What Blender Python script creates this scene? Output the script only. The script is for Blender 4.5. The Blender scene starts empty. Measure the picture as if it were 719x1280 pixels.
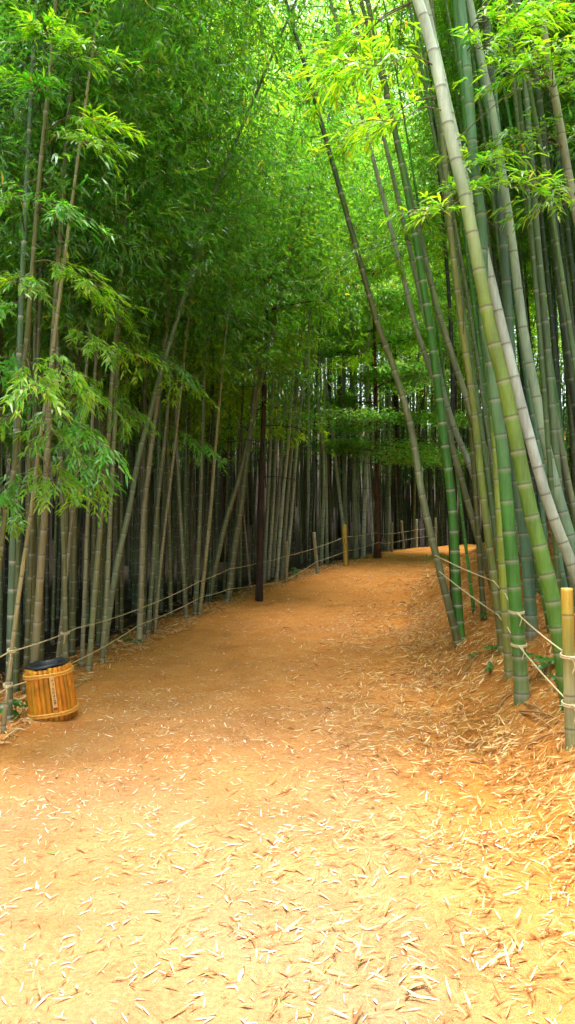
import bpy, math
import numpy as np
from mathutils import Vector, Quaternion

rng = np.random.default_rng(7)
SC = bpy.context.scene
COL = SC.collection

# ------------------------------------------------------------------ camera
F = 26.0 / 36.0 * 1280.0
EYE = np.array([0.0, 0.0, 1.65])
TH = math.atan(30.0 / F)
cam_d = bpy.data.cameras.new('camera')
cam_d.sensor_fit = 'VERTICAL'; cam_d.sensor_height = 36.0; cam_d.lens = 26.0
cam_d.clip_start = 0.05; cam_d.clip_end = 500.0
cam = bpy.data.objects.new('camera', cam_d); COL.objects.link(cam)
cam.location = EYE; cam.rotation_euler = (math.pi / 2 + TH, 0, 0)
SC.camera = cam

def at(px, py, Y):
    """the point of the place that lies at depth Y behind a point of the photograph"""
    u = (px - 359.5) / F; v = (640.0 - py) / F
    d = np.array([u, math.cos(TH) - v * math.sin(TH), math.sin(TH) + v * math.cos(TH)])
    return EYE + d * (Y / d[1])

# ------------------------------------------------------------------ terrain
_yy = np.arange(-40.0, 130.0, 0.1)
def _smooth(kx, ky, s=1.0):
    v = np.interp(_yy, kx, ky)
    k = np.exp(-0.5 * (np.arange(-40, 41) * 0.1 / s) ** 2); k /= k.sum()
    return np.convolve(np.pad(v, 40, mode='edge'), k, mode='valid')
_ZC = _smooth([-40, 2, 5, 7, 9.5, 11, 14, 17.4, 20.1, 25, 28, 34, 60], [0, 0, -.02, 0.0, .10, .17, .34, .57, .88, 1.13, 1.30, 1.4, 1.6], .8)
_XL = _smooth([-40, 2, 6, 8, 9.5, 11, 14, 17.4, 20.1, 23, 25, 28, 32, 60], [-2.7, -2.6, -2.5, -2.5, -2.4, -2.0, -1.35, -.1, 1.42, 2.75, 3.45, 5.4, 9.5, 30], .7)
_XR = _smooth([-40, 2.5, 4.7, 7.3, 9.2, 12, 15, 17.6, 21, 24, 27, 32, 60], [1.3, 1.3, 1.38, 1.46, 1.5, 1.9, 2.5, 3.15, 4.7, 6.6, 8.8, 13.5, 34], .7)
def zc(y): return np.interp(y, _yy, _ZC)
def xl(y): return np.interp(y, _yy, _XL) + .06 * np.sin(y * 2.1) + .05 * np.sin(y * 5.3 + 1)
def xr(y): return np.interp(y, _yy, _XR) + .07 * np.sin(y * 1.7 + 2) + .05 * np.sin(y * 4.9)
def relief(x, y):
    return (.016 * np.sin(x * 3.1 + y * 1.3) * np.sin(y * 2.7 - x) + .008 * np.sin(x * 7.3 - y * 5.1 + 1.2)
            + .010 * np.sin(1.9 * x + .8 * y + np.sin(1.3 * y)) * np.sin(1.1 * y + 2 * np.sin(x)) + .006 * np.sin(x * 11.7 + y * 9.2) * np.sin(y * 8.1 - 3 * x) + .004 * np.sin(23 * x + 3 * y) * np.sin(19 * y - 4 * x))
def ground(x, y):
    x = np.asarray(x, float); y = np.asarray(y, float)
    l = np.interp(y, _yy, _XL); r = np.interp(y, _yy, _XR)
    dl = np.maximum(l - x, 0); dr = np.maximum(x - r, 0)
    t = np.clip((x - l) / (r - l), 0, 1)
    z = zc(y) + .05 * (t - .5) - .03 * np.sin(t * math.pi) + relief(x, y)
    z = z - np.minimum(dl, 3.0) * .10 + np.maximum(dl - 8, 0) * .28
    bank = np.interp(dr, [0, .3, 1.2, 2.4, 4, 8, 60], [0, .08, .66, 1.35, 1.8, 2.2, 18])
    z = z + bank * np.interp(y, [0, 3, 5, 8, 16, 24, 30], [.5, .75, .95, 1, 1, .8, .6])
    z = z + np.maximum(y - 46, 0) * .25 + (dl > .1) * .03 * np.sin(4 * x + 1) * np.sin(3.3 * y) + (dr > .1) * .04 * np.sin(5 * x) * np.sin(4.3 * y + 2) * np.clip(dr, 0, 1)
    return z
def hit(px, py, y0=2.0, y1=40.0):
    ys = np.arange(y0, y1, .01)
    P = np.array([at(px, py, y) for y in (1.0,)])[0] - EYE
    pts = EYE + P[None, :] * (ys[:, None] / P[1])
    below = np.nonzero(pts[:, 2] <= ground(pts[:, 0], pts[:, 1]))[0]
    return pts[below[0]] if len(below) else pts[-1]

# ------------------------------------------------------------------ mesh helpers
def obj(name, V, polys, mat, parent=None, attrs=None, smooth=True, loc=None, mats=None, midx=None):
    """polys: list of int arrays (m,k)"""
    me = bpy.data.meshes.new(name)
    V = np.ascontiguousarray(V, dtype=np.float32)
    if loc is not None: V = V - np.asarray(loc, np.float32)
    polys = [np.asarray(p, np.int32) for p in polys if len(p)]
    nl = sum(p.size for p in polys); npz = sum(len(p) for p in polys)
    me.vertices.add(len(V)); me.vertices.foreach_set('co', V.ravel())
    me.loops.add(nl); me.polygons.add(npz)
    me.loops.foreach_set('vertex_index', np.concatenate([p.ravel() for p in polys]))
    tot = np.concatenate([np.full(len(p), p.shape[1], np.int32) for p in polys])
    st = np.concatenate([[0], np.cumsum(tot)[:-1]]).astype(np.int32)
    me.polygons.foreach_set('loop_start', st); me.polygons.foreach_set('loop_total', tot)
    me.polygons.foreach_set('use_smooth', np.full(npz, bool(smooth)))
    if midx is not None: me.polygons.foreach_set('material_index', np.asarray(midx, np.int32))
    for k, a in (attrs or {}).items():
        a = np.asarray(a, np.float32)
        if a.ndim == 2:
            at_ = me.attributes.new(k, 'FLOAT_COLOR', 'POINT')
            at_.data.foreach_set('color', np.concatenate([a, np.ones((len(a), 1), np.float32)], 1).ravel())
        else:
            at_ = me.attributes.new(k, 'FLOAT', 'POINT'); at_.data.foreach_set('value', a)
    for m in (mats or [mat]): me.materials.append(m)
    me.update(); me.validate()
    o = bpy.data.objects.new(name, me); COL.objects.link(o)
    if loc is not None and parent is None: o.location = loc
    if parent is not None: o.parent = parent
    return o

def thing(name, label, cat, loc=(0, 0, 0), group=None):
    o = bpy.data.objects.new(name, None); COL.objects.link(o)
    o.empty_display_size = .1; o.location = [float(c) for c in loc]
    tag(o, label, cat, group); return o
def tag(o, label=None, cat=None, group=None, kind=None):
    if label: o['label'] = label
    if cat: o['category'] = cat
    if group: o['group'] = group
    if kind: o['kind'] = kind
    return o

def norm(v):
    return v / np.maximum(np.linalg.norm(v, axis=-1, keepdims=True), 1e-9)

def tube(P, R, sides=8, cap=True, phase=0.0):
    P = np.asarray(P, float); R = np.broadcast_to(np.asarray(R, float), (len(P),))
    T = norm(np.gradient(P, axis=0))
    ref = np.array([0, 1.0, 0]) if abs(T[:, 2]).mean() > .6 else np.array([0, 0, 1.0])
    A = norm(np.cross(T, ref)); B = np.cross(T, A)
    a = np.linspace(0, 2 * math.pi, sides, endpoint=False) + phase
    V = P[:, None, :] + R[:, None, None] * (np.cos(a)[None, :, None] * A[:, None, :] + np.sin(a)[None, :, None] * B[:, None, :])
    n = len(P); i = np.arange(n - 1)[:, None] * sides; j = np.arange(sides)[None, :]; k = (j + 1) % sides
    Q = np.stack([i + j, i + k, i + sides + k, i + sides + j], -1).reshape(-1, 4)
    polys = [Q]
    if cap: polys.append(np.array([np.arange(sides)[::-1], np.arange(sides) + (n - 1) * sides]))
    return V.reshape(-1, 3), polys

class Mesh:
    """collects pieces of one mesh"""
    def __init__(s): s.V = []; s.P = {}; s.n = 0; s.A = {}
    def add(s, V, polys, **attrs):
        for p in polys:
            if len(p): s.P.setdefault(p.shape[1], []).append(np.asarray(p) + s.n)
        s.V.append(V); s.n += len(V)
        for k, a in attrs.items():
            a = np.asarray(a, float)
            if a.ndim == 0: a = np.full(len(V), float(a))
            elif a.ndim == 1 and len(a) == 3 and len(V) != 3: a = np.tile(a, (len(V), 1))
            s.A.setdefault(k, []).append(a)
    def build(s, name, mat, parent=None, loc=None, smooth=True):
        return obj(name, np.concatenate(s.V), [np.concatenate(p) for p in s.P.values()], mat, parent,
                   {k: np.concatenate(a) for k, a in s.A.items()}, smooth, loc)

def spline(pts, step=.06):
    P = np.asarray(pts, float)
    if len(P) == 2: P = np.array([P[0], (P[0] + P[1]) / 2, P[1]])
    E = np.vstack([2 * P[0] - P[1], P, 2 * P[-1] - P[-2]])
    out = []
    for i in range(1, len(E) - 2):
        n = max(4, int(np.linalg.norm(E[i + 1] - E[i]) / step)); t = np.linspace(0, 1, n, endpoint=False)[:, None]
        p0, p1, p2, p3 = E[i - 1:i + 3]
        out.append(.5 * (2 * p1 + (p2 - p0) * t + (2 * p0 - 5 * p1 + 4 * p2 - p3) * t ** 2 + (3 * p1 - p0 - 3 * p2 + p3) * t ** 3))
    out.append(P[-1:]); return np.concatenate(out)

def leaves(P, D, N, L, W, tint, fine=False, droop=.12, fold=.25):
    """lance-shaped leaves: base P, direction D, face N"""
    n = len(P); D = norm(D); S = norm(np.cross(D, N)); N = np.cross(S, D)
    L = np.broadcast_to(L, (n,))[:, None]; W = np.broadcast_to(W, (n,))[:, None]
    if not fine:
        m = P + D * L * .42 + N * W * fold
        V = np.stack([P, m + S * W * .5, P + D * L - N * L * droop, m - S * W * .5], 1).reshape(-1, 3)
        i = np.arange(n)[:, None] * 4
        return V, [i + np.array([[0, 1, 2, 3]])], np.repeat(tint, 4, 0)
    a = P + D * L * .28 + N * W * fold; b = P + D * L * .66 + N * (W * fold * .8 - L * droop * .4)
    V = np.stack([P, a + S * W * .5, a - S * W * .5, b + S * W * .36, b - S * W * .36, P + D * L - N * L * droop], 1).reshape(-1, 3)
    i = np.arange(n)[:, None] * 6
    return V, [np.concatenate([i + np.array([[0, 1, 2]]), i + np.array([[3, 5, 4]])]), i + np.array([[1, 3, 4, 2]])], np.repeat(tint, 6, 0)

# ------------------------------------------------------------------ materials
def new_mat(name):
    m = bpy.data.materials.new(name); m.use_nodes = True
    nt = m.node_tree; nt.nodes.clear()
    out = nt.nodes.new('ShaderNodeOutputMaterial')
    return m, nt, out
def N_(nt, t, **kw):
    n = nt.nodes.new(t)
    for k, v in kw.items():
        if k in n.inputs.keys() if hasattr(n.inputs, 'keys') else False: n.inputs[k].default_value = v
        else: setattr(n, k, v)
    return n
def noise(nt, vec, scale, detail=4, rough=.55):
    n = nt.nodes.new('ShaderNodeTexNoise'); n.inputs['Scale'].default_value = scale
    n.inputs['Detail'].default_value = detail; n.inputs['Roughness'].default_value = rough
    nt.links.new(vec, n.inputs['Vector']); return n.outputs['Fac']
def ramp(nt, fac, stops):
    r = nt.nodes.new('ShaderNodeValToRGB'); e = r.color_ramp.elements
    while len(e) < len(stops): e.new(.5)
    for k, (p, c) in enumerate(stops):
        e[k].position = p; e[k].color = (c, c, c, 1) if isinstance(c, (int, float)) else (*c, 1)
    nt.links.new(fac, r.inputs['Fac']); return r.outputs['Color']
def mix(nt, fac, a, b, mode='MIX'):
    m = nt.nodes.new('ShaderNodeMix'); m.data_type = 'RGBA'; m.blend_type = mode
    for s, v in ((0, fac), (6, a), (7, b)):
        if isinstance(v, bpy.types.NodeSocket): nt.links.new(v, m.inputs[s])
        elif isinstance(v, (int, float)): m.inputs[s].default_value = v if s == 0 else (v, v, v, 1)
        else: m.inputs[s].default_value = (*v, 1)
    return m.outputs[2]
def attr(nt, name, color=True):
    a = nt.nodes.new('ShaderNodeAttribute'); a.attribute_name = name
    return a.outputs['Color' if color else 'Fac']
def bump(nt, h, strength, dist):
    b = nt.nodes.new('ShaderNodeBump'); b.inputs['Strength'].default_value = strength; b.inputs['Distance'].default_value = dist
    nt.links.new(h, b.inputs['Height']); return b.outputs['Normal']
def principled(nt, out, col, rough=.6, nrm=None, spec=.4):
    p = nt.nodes.new('ShaderNodeBsdfPrincipled')
    if isinstance(col, bpy.types.NodeSocket): nt.links.new(col, p.inputs['Base Color'])
    else: p.inputs['Base Color'].default_value = (*col, 1)
    if isinstance(rough, bpy.types.NodeSocket): nt.links.new(rough, p.inputs['Roughness'])
    else: p.inputs['Roughness'].default_value = rough
    p.inputs['Specular IOR Level'].default_value = spec
    if nrm is not None: nt.links.new(nrm, p.inputs['Normal'])
    nt.links.new(p.outputs[0], out.inputs['Surface']); return p
def coords(nt, scale=(1, 1, 1), which='Object'):
    t = nt.nodes.new('ShaderNodeTexCoord'); m = nt.nodes.new('ShaderNodeMapping')
    m.inputs['Scale'].default_value = scale; nt.links.new(t.outputs[which], m.inputs['Vector']); return m.outputs[0]

# bamboo culm
M_culm, nt, out = new_mat('bamboo_culm')
c = coords(nt, (1, 1, .22))
n1 = noise(nt, c, 9, 5); n2 = noise(nt, coords(nt, (1, 1, .05)), 60, 3); n3 = noise(nt, coords(nt), 2.3, 4, .7)
col = attr(nt, 'tint')
col = mix(nt, 1.0, col, ramp(nt, n1, [(.3, .72), (.7, 1.25)]), 'MULTIPLY')
col = mix(nt, 1.0, col, ramp(nt, n2, [(.3, .85), (.7, 1.12)]), 'MULTIPLY')
col = mix(nt, ramp(nt, n3, [(.56, 0.0), (.76, .5)]), col, mix(nt, 1.0, col, (1.55, 1.5, 1.6), 'MULTIPLY'))
rf = nt.nodes.new('ShaderNodeMath'); rf.operation = 'MULTIPLY'; rf.inputs[1].default_value = .75
nt.links.new(attr(nt, 'ring', False), rf.inputs[0])
col = mix(nt, rf.outputs[0], col, (.50, .50, .41))
n4 = noise(nt, coords(nt), 95, 3, .7)
col = mix(nt, ramp(nt, n4, [(.62, 0.0), (.72, .5)]), col, (.06, .055, .03))
col = mix(nt, attr(nt, 'scar', False), col, (.035, .03, .02))
principled(nt, out, col, .42, bump(nt, n2, .15, .01), .35)

def leaf_mat(name, trans=1.7, mixf=.45, rough=.42, spec=.08):
    m, nt, out = new_mat(name)
    oi = nt.nodes.new('ShaderNodeObjectInfo')
    col = attr(nt, 'tint')
    col = mix(nt, 1.0, col, ramp(nt, oi.outputs['Random'], [(0, (.66, .74, .85)), (.5, (1, 1, 1)), (1, (1.38, 1.2, .8))]), 'MULTIPLY')
    d = nt.nodes.new('ShaderNodeBsdfDiffuse'); nt.links.new(col, d.inputs['Color'])
    t = nt.nodes.new('ShaderNodeBsdfTranslucent')
    nt.links.new(mix(nt, 1.0, col, (trans * 1.15, trans, trans * .55), 'MULTIPLY'), t.inputs['Color'])
    ms = nt.nodes.new('ShaderNodeMixShader'); ms.inputs[0].default_value = mixf
    nt.links.new(d.outputs[0], ms.inputs[1]); nt.links.new(t.outputs[0], ms.inputs[2])
    g = nt.nodes.new('ShaderNodeBsdfGlossy'); g.inputs['Roughness'].default_value = rough; g.inputs['Color'].default_value = (.9, .95, 1, 1)
    m2 = nt.nodes.new('ShaderNodeMixShader'); m2.inputs[0].default_value = spec
    nt.links.new(ms.outputs[0], m2.inputs[1]); nt.links.new(g.outputs[0], m2.inputs[2])
    nt.links.new(m2.outputs[0], out.inputs['Surface']); return m
M_leaf = leaf_mat('bamboo_leaf', 2.4, .55, .42, .05); M_tree_leaf = leaf_mat('broad_leaf', 2.6, .6, .5, .03)

M_litter, nt, out = new_mat('dry_leaf')
principled(nt, out, attr(nt, 'tint'), .7, None, .2)

def ground_mat(name, path):
    m, nt, out = new_mat(name)
    c = coords(nt)
    big = noise(nt, c, .55, 4, .6); mid = noise(nt, c, 3.2, 5, .65); fine = noise(nt, c, 42, 4, .7); grit = noise(nt, c, 170, 2, .6)
    if path:
        col = mix(nt, ramp(nt, mid, [(.3, 0.0), (.7, 1.0)]), (.57, .195, .027), (.63, .265, .06))
        near_tone = nt.nodes.new('ShaderNodeMath'); near_tone.operation = 'MULTIPLY'
        nt.links.new(attr(nt, 'near_tone', False), near_tone.inputs[0]); nt.links.new(ramp(nt, big, [(.25, .45), (.7, 1.0)]), near_tone.inputs[1])
        col = mix(nt, near_tone.outputs[0], col, (.30, .195, .12))  # muted beige tone, strongest on the near path, broken up by noise
    else:
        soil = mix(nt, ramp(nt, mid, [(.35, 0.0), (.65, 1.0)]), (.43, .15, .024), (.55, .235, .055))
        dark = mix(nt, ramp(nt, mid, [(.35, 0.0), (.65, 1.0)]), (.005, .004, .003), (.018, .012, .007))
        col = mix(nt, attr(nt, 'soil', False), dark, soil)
    damp = noise(nt, c, 1.25, 6, .68)
    col = mix(nt, 1.0, col, ramp(nt, damp, [(.30, (.80, .72, .64)), (.48, 1.0), (.72, (1.12, 1.12, 1.1))]), 'MULTIPLY')
    col = mix(nt, 1.0, col, ramp(nt, fine, [(.3, .70), (.72, 1.22)]), 'MULTIPLY')
    col = mix(nt, ramp(nt, grit, [(.60, 0.0), (.74, .55)]), col, (.62, .45, .25) if path else (.35, .22, .1))
    col = mix(nt, ramp(nt, grit, [(.28, .5), (.40, 0.0)]), col, (.16, .07, .02))
    h = mix(nt, .5, fine, mid)
    h2 = mix(nt, .35, h, grit)
    principled(nt, out, col, .92, bump(nt, h2, .75, .035), .15)
    return m
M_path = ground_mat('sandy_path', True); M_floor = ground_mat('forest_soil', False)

def simple(name, c1, c2, scale=(1, 1, 1), ns=20, rough=.7, bs=.3, bd=.01, spec=.3):
    m, nt, out = new_mat(name)
    n = noise(nt, coords(nt, scale), ns, 5, .6)
    principled(nt, out, mix(nt, ramp(nt, n, [(.3, 0.0), (.7, 1.0)]), c1, c2), rough, bump(nt, n, bs, bd), spec)
    return m
M_bark_dark = simple('dark_bark', (.02, .013, .01), (.075, .05, .036), (1, 1, .15), 30, .9, .8, .02)
M_bark_red = simple('reddish_bark', (.07, .03, .02), (.19, .09, .06), (1, 1, .15), 30, .9, .8, .02)
M_rope = simple('straw_rope', (.42, .34, .19), (.66, .56, .36), (1, 1, 1), 120, .85, .6, .004)
M_stave, nt, out = new_mat('varnished_bamboo')
n1 = noise(nt, coords(nt, (1, 1, .12)), 34, 5, .6); n2 = noise(nt, coords(nt), 13, 4, .7)
col = mix(nt, 1.0, attr(nt, 'tint'), ramp(nt, n1, [(.3, .75), (.7, 1.15)]), 'MULTIPLY')
col = mix(nt, ramp(nt, n2, [(.55, 0.0), (.75, .4)]), col, (.16, .07, .015))
principled(nt, out, col, .5, bump(nt, n1, .25, .006), .3)
M_hoop = simple('split_cane', (.55, .24, .03), (.70, .38, .08), (1, 1, 1), 60, .5, .3, .004)
M_liner = simple('black_plastic', (.008, .009, .014), (.02, .022, .03), (1, 1, 1), 14, .32, .6, .02, .5)
M_tag = simple('pale_bamboo', (.60, .33, .10), (.70, .45, .19), (1, 1, .2), 40, .6, .1, .003)
M_ink = simple('ink', (.03, .015, .01), (.05, .03, .02)); M_seal = simple('red_stain', (.25, .03, .01), (.32, .06, .02))
M_post_old = simple('weathered_bamboo', (.20, .17, .09), (.36, .31, .18), (1, 1, .15), 25, .7, .3, .008)
M_twig = simple('twig', (.10, .085, .045), (.2, .17, .09), (1, 1, 1), 30)
M_sheath = simple('dry_sheath', (.20, .08, .03), (.46, .26, .11), (1, 1, 1), 9, .7, .4, .01)

# ------------------------------------------------------------------ ground
Ys = np.concatenate([np.arange(-16, 1, 1.0), np.arange(1, 13, .07), np.arange(13, 31, .18), np.arange(31, 40, .6), np.arange(40, 121, 5.0)])
dL = np.concatenate([np.arange(.12, 2.5, .12), np.arange(2.5, 9, .5), np.geomspace(9, 90, 14)])
dR = np.concatenate([np.arange(.07, 2.8, .07), np.arange(2.8, 9, .5), np.geomspace(9, 90, 14)])
U = np.linspace(0, 1, 64)
def sheet(name, X, Y, mat, attrs):
    n, m = X.shape
    i = np.arange(n - 1)[:, None] * m; j = np.arange(m - 1)[None, :]
    Q = np.stack([i + j, i + j + 1, i + m + j + 1, i + m + j], -1).reshape(-1, 4)
    V = np.stack([X, Y, ground(X, Y)], -1).reshape(-1, 3)
    return tag(obj(name, V, [Q], mat, None, attrs), kind='structure')
YY = Ys[:, None]; l = xl(Ys)[:, None]; r = xr(Ys)[:, None]
Xp = l + U[None, :] * (r - l); Yp = np.broadcast_to(YY, Xp.shape)
near_tone = np.clip(np.interp(Yp, [0, 4.5, 8, 15], [1, .78, .34, .08]) * np.clip(np.minimum(Xp - l, r - Xp) / .9, .15, 1), 0, 1)  # weight of the beige tone: falls off with distance and towards the edges
sheet('path', Xp, Yp, M_path, {'near_tone': near_tone.ravel()})
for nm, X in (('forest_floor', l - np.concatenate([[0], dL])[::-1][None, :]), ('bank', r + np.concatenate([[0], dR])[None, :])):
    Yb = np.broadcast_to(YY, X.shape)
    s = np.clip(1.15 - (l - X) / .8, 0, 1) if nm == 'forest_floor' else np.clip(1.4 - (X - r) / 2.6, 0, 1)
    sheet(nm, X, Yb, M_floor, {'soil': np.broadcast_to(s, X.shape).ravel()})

# ------------------------------------------------------------------ bamboo
def internodes(H, first=.16, big=.34):
    s = [.08]; k = 0
    while s[-1] < H: s.append(s[-1] + first + (big - first) * min(1, k / 11)); k += 1
    return np.array(s[:-1])

def culm_mesh(C, H, r0, tint, sides=10, rich=True, rtop=.18, ringw=1.0, seed=0):
    """C: finely sampled axis; tint: colour or [(height, colour)]"""
    rg = np.random.default_rng(seed)
    seg = np.linalg.norm(np.diff(C, axis=0), axis=1); s = np.concatenate([[0], np.cumsum(seg)]); H = min(H, s[-1])
    nd = internodes(H, .14 + .05 * rg.random(), .29 + .1 * rg.random())
    rows = [(-.25, 1, 0, 0)]
    k = ringw
    for a in nd:
        if rich: rows += [(a - .05, 1, 0, 0), (a - .026, 1, .35 * k, 0), (a - .012, 1.0, 1.0 * k, 0), (a - .004, 1.05, .7 * k, .35), (a + .003, 1.07, .15, .6), (a + .014, 1.0, 0, .1), (a + .03, 1, 0, 0)]
        else: rows += [(a - .035, 1, 0, 0), (a - .012, 1.02, .75 * k, 0), (a + .006, 1.06, .05, .55), (a + .02, 1, 0, 0)]
    rows.append((H, .8, 0, 0)); rows = np.array(rows); rows = rows[np.argsort(rows[:, 0], kind='stable')]
    q = rows[:, 0]
    P = np.stack([np.interp(q, s, C[:, i]) for i in range(3)], 1)
    P[q < 0] = C[0] + (C[0] - C[3]) / np.linalg.norm(C[0] - C[3]) * .25
    t = np.clip(q / H, 0, 1)
    R = r0 * (1 - t) ** .75 * (1 - rtop) + r0 * rtop * (1 - .7 * t)
    R = R * np.where(q < .3, 1.03, 1) * rows[:, 1] * (1 + .2 * np.exp(-np.maximum(q, 0) / .07))
    V, polys = tube(P, R, sides)
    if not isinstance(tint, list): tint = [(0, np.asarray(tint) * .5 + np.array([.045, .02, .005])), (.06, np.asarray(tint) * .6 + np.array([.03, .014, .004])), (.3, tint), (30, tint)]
    if isinstance(tint, list):
        hs = [a for a, _ in tint]; tt = np.stack([np.interp(q, hs, [c_[i] for _, c_ in tint]) for i in range(3)], 1)
    else: tt = np.tile(np.asarray(tint, float), (len(q), 1))
    tt = tt * (1 + .10 * rg.standard_normal(len(q)).cumsum() / np.sqrt(np.arange(1, len(q) + 1)))[:, None].clip(.75, 1.25)
    rep = lambda a: np.repeat(a, sides, 0)
    return V, polys, {'tint': rep(tt), 'ring': rep(rows[:, 2]), 'scar': rep(rows[:, 3])}

def leaf_tint(n, base, rg, var=.35, yellow=.06):
    b = np.asarray(base)[None, :] * (1 + var * (rg.random((n, 1)) * 2 - 1))
    b = b * np.stack([1 + .25 * rg.standard_normal(n), np.ones(n), 1 + .2 * rg.standard_normal(n)], 1).clip(.4, 1.8)
    y = rg.random(n) < yellow
    b[y] = np.array([.30, .26, .06]) * (.6 + .6 * rg.random((y.sum(), 1)))
    return b

def foliage_column(seed, base, H=9.0, nb=30, clusters=25, per=9, rad=1.5, Lm=.15, fine=False):
    """leafy branches round a vertical axis of height H"""
    rg = np.random.default_rng(seed); M = Mesh()
    Ps, Ds, Ns, Ls = [], [], [], []
    for b in range(nb):
        h = H * (b + rg.random()) / nb; az = rg.random() * 2 * math.pi
        t = h / H; L = rad * (.55 + .75 * math.sin(math.pi * min(1, t * .75 + .18))) * (1 - .45 * t) * (.7 + .6 * rg.random())
        out_ = np.array([math.cos(az), math.sin(az), 0])
        u = np.linspace(0, 1, 7)[:, None]
        axis = np.array([0, 0, h]) + out_ * L * u + np.array([0, 0, 1]) * (L * (.75 * u - .80 * u ** 2 * (.8 + .5 * rg.random())))
        V, p = tube(axis, np.linspace(.008, .002, 7), 3, False); M.add(V, p, tint=np.array([.07, .09, .035]))
        k = int(clusters * (.5 + .6 * L / rad)); q = rg.random(k) ** .7
        q = .15 + .85 * q
        c = np.stack([np.interp(q, u[:, 0], axis[:, i]) for i in range(3)], 1)
        spread = .34 * L * np.sqrt(q)[:, None] + .08
        off = rg.standard_normal((k, 3)) * spread * np.array([.75, .75, .42]); off[:, 2] -= np.linalg.norm(off[:, :2], axis=1) * .25
        c = c + off
        d = norm(out_[None, :] * .7 + off * 1.2 + rg.standard_normal((k, 3)) * .35 + np.array([0, 0, -.55]))
        P = np.repeat(c, per, 0) + rg.standard_normal((k * per, 3)) * .05
        D = norm(np.repeat(d, per, 0) + rg.standard_normal((k * per, 3)) * np.array([.6, .6, .42]))
        Nn = norm(rg.standard_normal((k * per, 3)) * .5 + np.array([0, 0, 1.0]))
        Ps.append(P); Ds.append(D); Ns.append(Nn)
    P = np.concatenate(Ps); D = np.concatenate(Ds); Nn = np.concatenate(Ns); n = len(P)
    V, p, tt = leaves(P, D, Nn, Lm * (.65 + .7 * rg.random(n)), .0235 * Lm / .15 * (.75 + .5 * rg.random(n)), leaf_tint(n, base, rg, .35, .015), fine)
    M.add(V, p, tint=tt)
    o = M.build('foliage', M_leaf, smooth=False); me = o.data; bpy.data.objects.remove(o); return me

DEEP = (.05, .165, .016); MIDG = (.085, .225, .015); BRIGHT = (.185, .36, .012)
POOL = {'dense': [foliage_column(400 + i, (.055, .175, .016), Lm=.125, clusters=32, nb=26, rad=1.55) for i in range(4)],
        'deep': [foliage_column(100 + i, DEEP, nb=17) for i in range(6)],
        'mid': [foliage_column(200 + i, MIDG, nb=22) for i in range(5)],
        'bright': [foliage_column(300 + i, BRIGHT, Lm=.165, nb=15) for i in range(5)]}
n_used = [0]
def add_foliage(root, C, H, h0, pool, wide=1.0):
    seg = np.linalg.norm(np.diff(C, axis=0), axis=1); s = np.concatenate([[0], np.cumsum(seg)])
    p0 = np.array([np.interp(h0, s, C[:, i]) for i in range(3)]); p1 = np.array([np.interp(min(H, s[-1]), s, C[:, i]) for i in range(3)])
    n_used[0] += 1; pl = POOL[pool]
    o = bpy.data.objects.new('foliage', pl[n_used[0] % len(pl)]); COL.objects.link(o)
    d = p1 - p0; o.parent = root
    o.location = p0 - np.array(root.location)
    o.rotation_mode = 'QUATERNION'
    o.rotation_quaternion = Vector((0, 0, 1)).rotation_difference(Vector(d)) @ Quaternion((0, 0, 1), (n_used[0] * 2.399) % 6.283)
    o.scale = (wide, wide, np.linalg.norm(d) / 9.0)
    return o

def axis_to_height(pts, H):
    """extend a culm's axis through pts to height H, bending over slightly towards the tip"""
    P = [np.asarray(p, float) for p in pts]
    L = sum(np.linalg.norm(P[i + 1] - P[i]) for i in range(len(P) - 1))
    d = norm(P[-1] - P[-2]); rest = H - L
    if rest > .3:
        k = max(2, int(rest / 1.5))
        lean = np.array([d[0], d[1], 0]); hl = np.linalg.norm(lean)
        lean = lean / hl if hl > .02 else np.array([.3, -.3, 0])
        for i in range(k):
            d = norm(d + lean * .018 * (i + 1) / k * 2); P.append(P[-1] + d * rest / k)
    return spline(P, .12)

def bamboo(label, C, H, r0, tint, group=None, h0=4.5, pool='deep', sides=10, rich=True, wide=1.0, ringw=1.0, seed=0, foliage=True):
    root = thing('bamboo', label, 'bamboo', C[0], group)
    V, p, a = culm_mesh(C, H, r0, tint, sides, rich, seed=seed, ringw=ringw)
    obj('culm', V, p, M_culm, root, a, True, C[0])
    if foliage: add_foliage(root, C, H, h0, pool, wide)
    return root

FRESH = (.06, .20, .028); LIME = (.23, .29, .035); TEAL = (.10, .215, .125); PALE = (.42, .47, .37); GREY = (.20, .23, .13)
TAN = (.20, .20, .08); OLIVE = (.115, .12, .04); DARK = (.045, .065, .035); SILVER = (.40, .46, .45); WHITE = (.55, .60, .56)

# --- the culms one can tell apart, each traced through its own distance
def yf(px): return float(np.interp(px, [-60, -30, 5, 45, 81, 105, 130, 174, 205, 245, 290, 330, 360, 395, 432, 470, 500, 545],
                                   [5.2, 5.6, 6.3, 7.2, 8.2, 8.9, 9.5, 10.5, 11.4, 12.8, 14.3, 16.0, 17.9, 19.3, 20.9, 22.8, 25.8, 28.8]))
def traced(label, pts, w, tint, Y=None, back=.3, ydrift=0.0, H=12.5, **kw):
    """pts: photograph points from the foot up; w: width in photograph pixels at the foot"""
    if Y is None: Y = yf(pts[0][0]) + back
    P = [at(px, py, Y + ydrift * i / len(pts)) for i, (px, py) in enumerate(pts)]
    z = float(ground(P[0][0], P[0][1]))
    d = P[1] - P[0]; foot = P[0] + d * ((z - P[0][2]) / d[2]); foot[2] = float(ground(foot[0], foot[1])) - .01
    P = [foot] + [p for p in P[1:] if p[2] > foot[2] + .25]
    C = axis_to_height(P, H)
    return bamboo(label, C, H, w * (.5 if kw.get('group') == GR else .39) * Y / F, tint, seed=int(pts[0][0] * 13 + pts[0][1]), **kw), C

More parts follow.
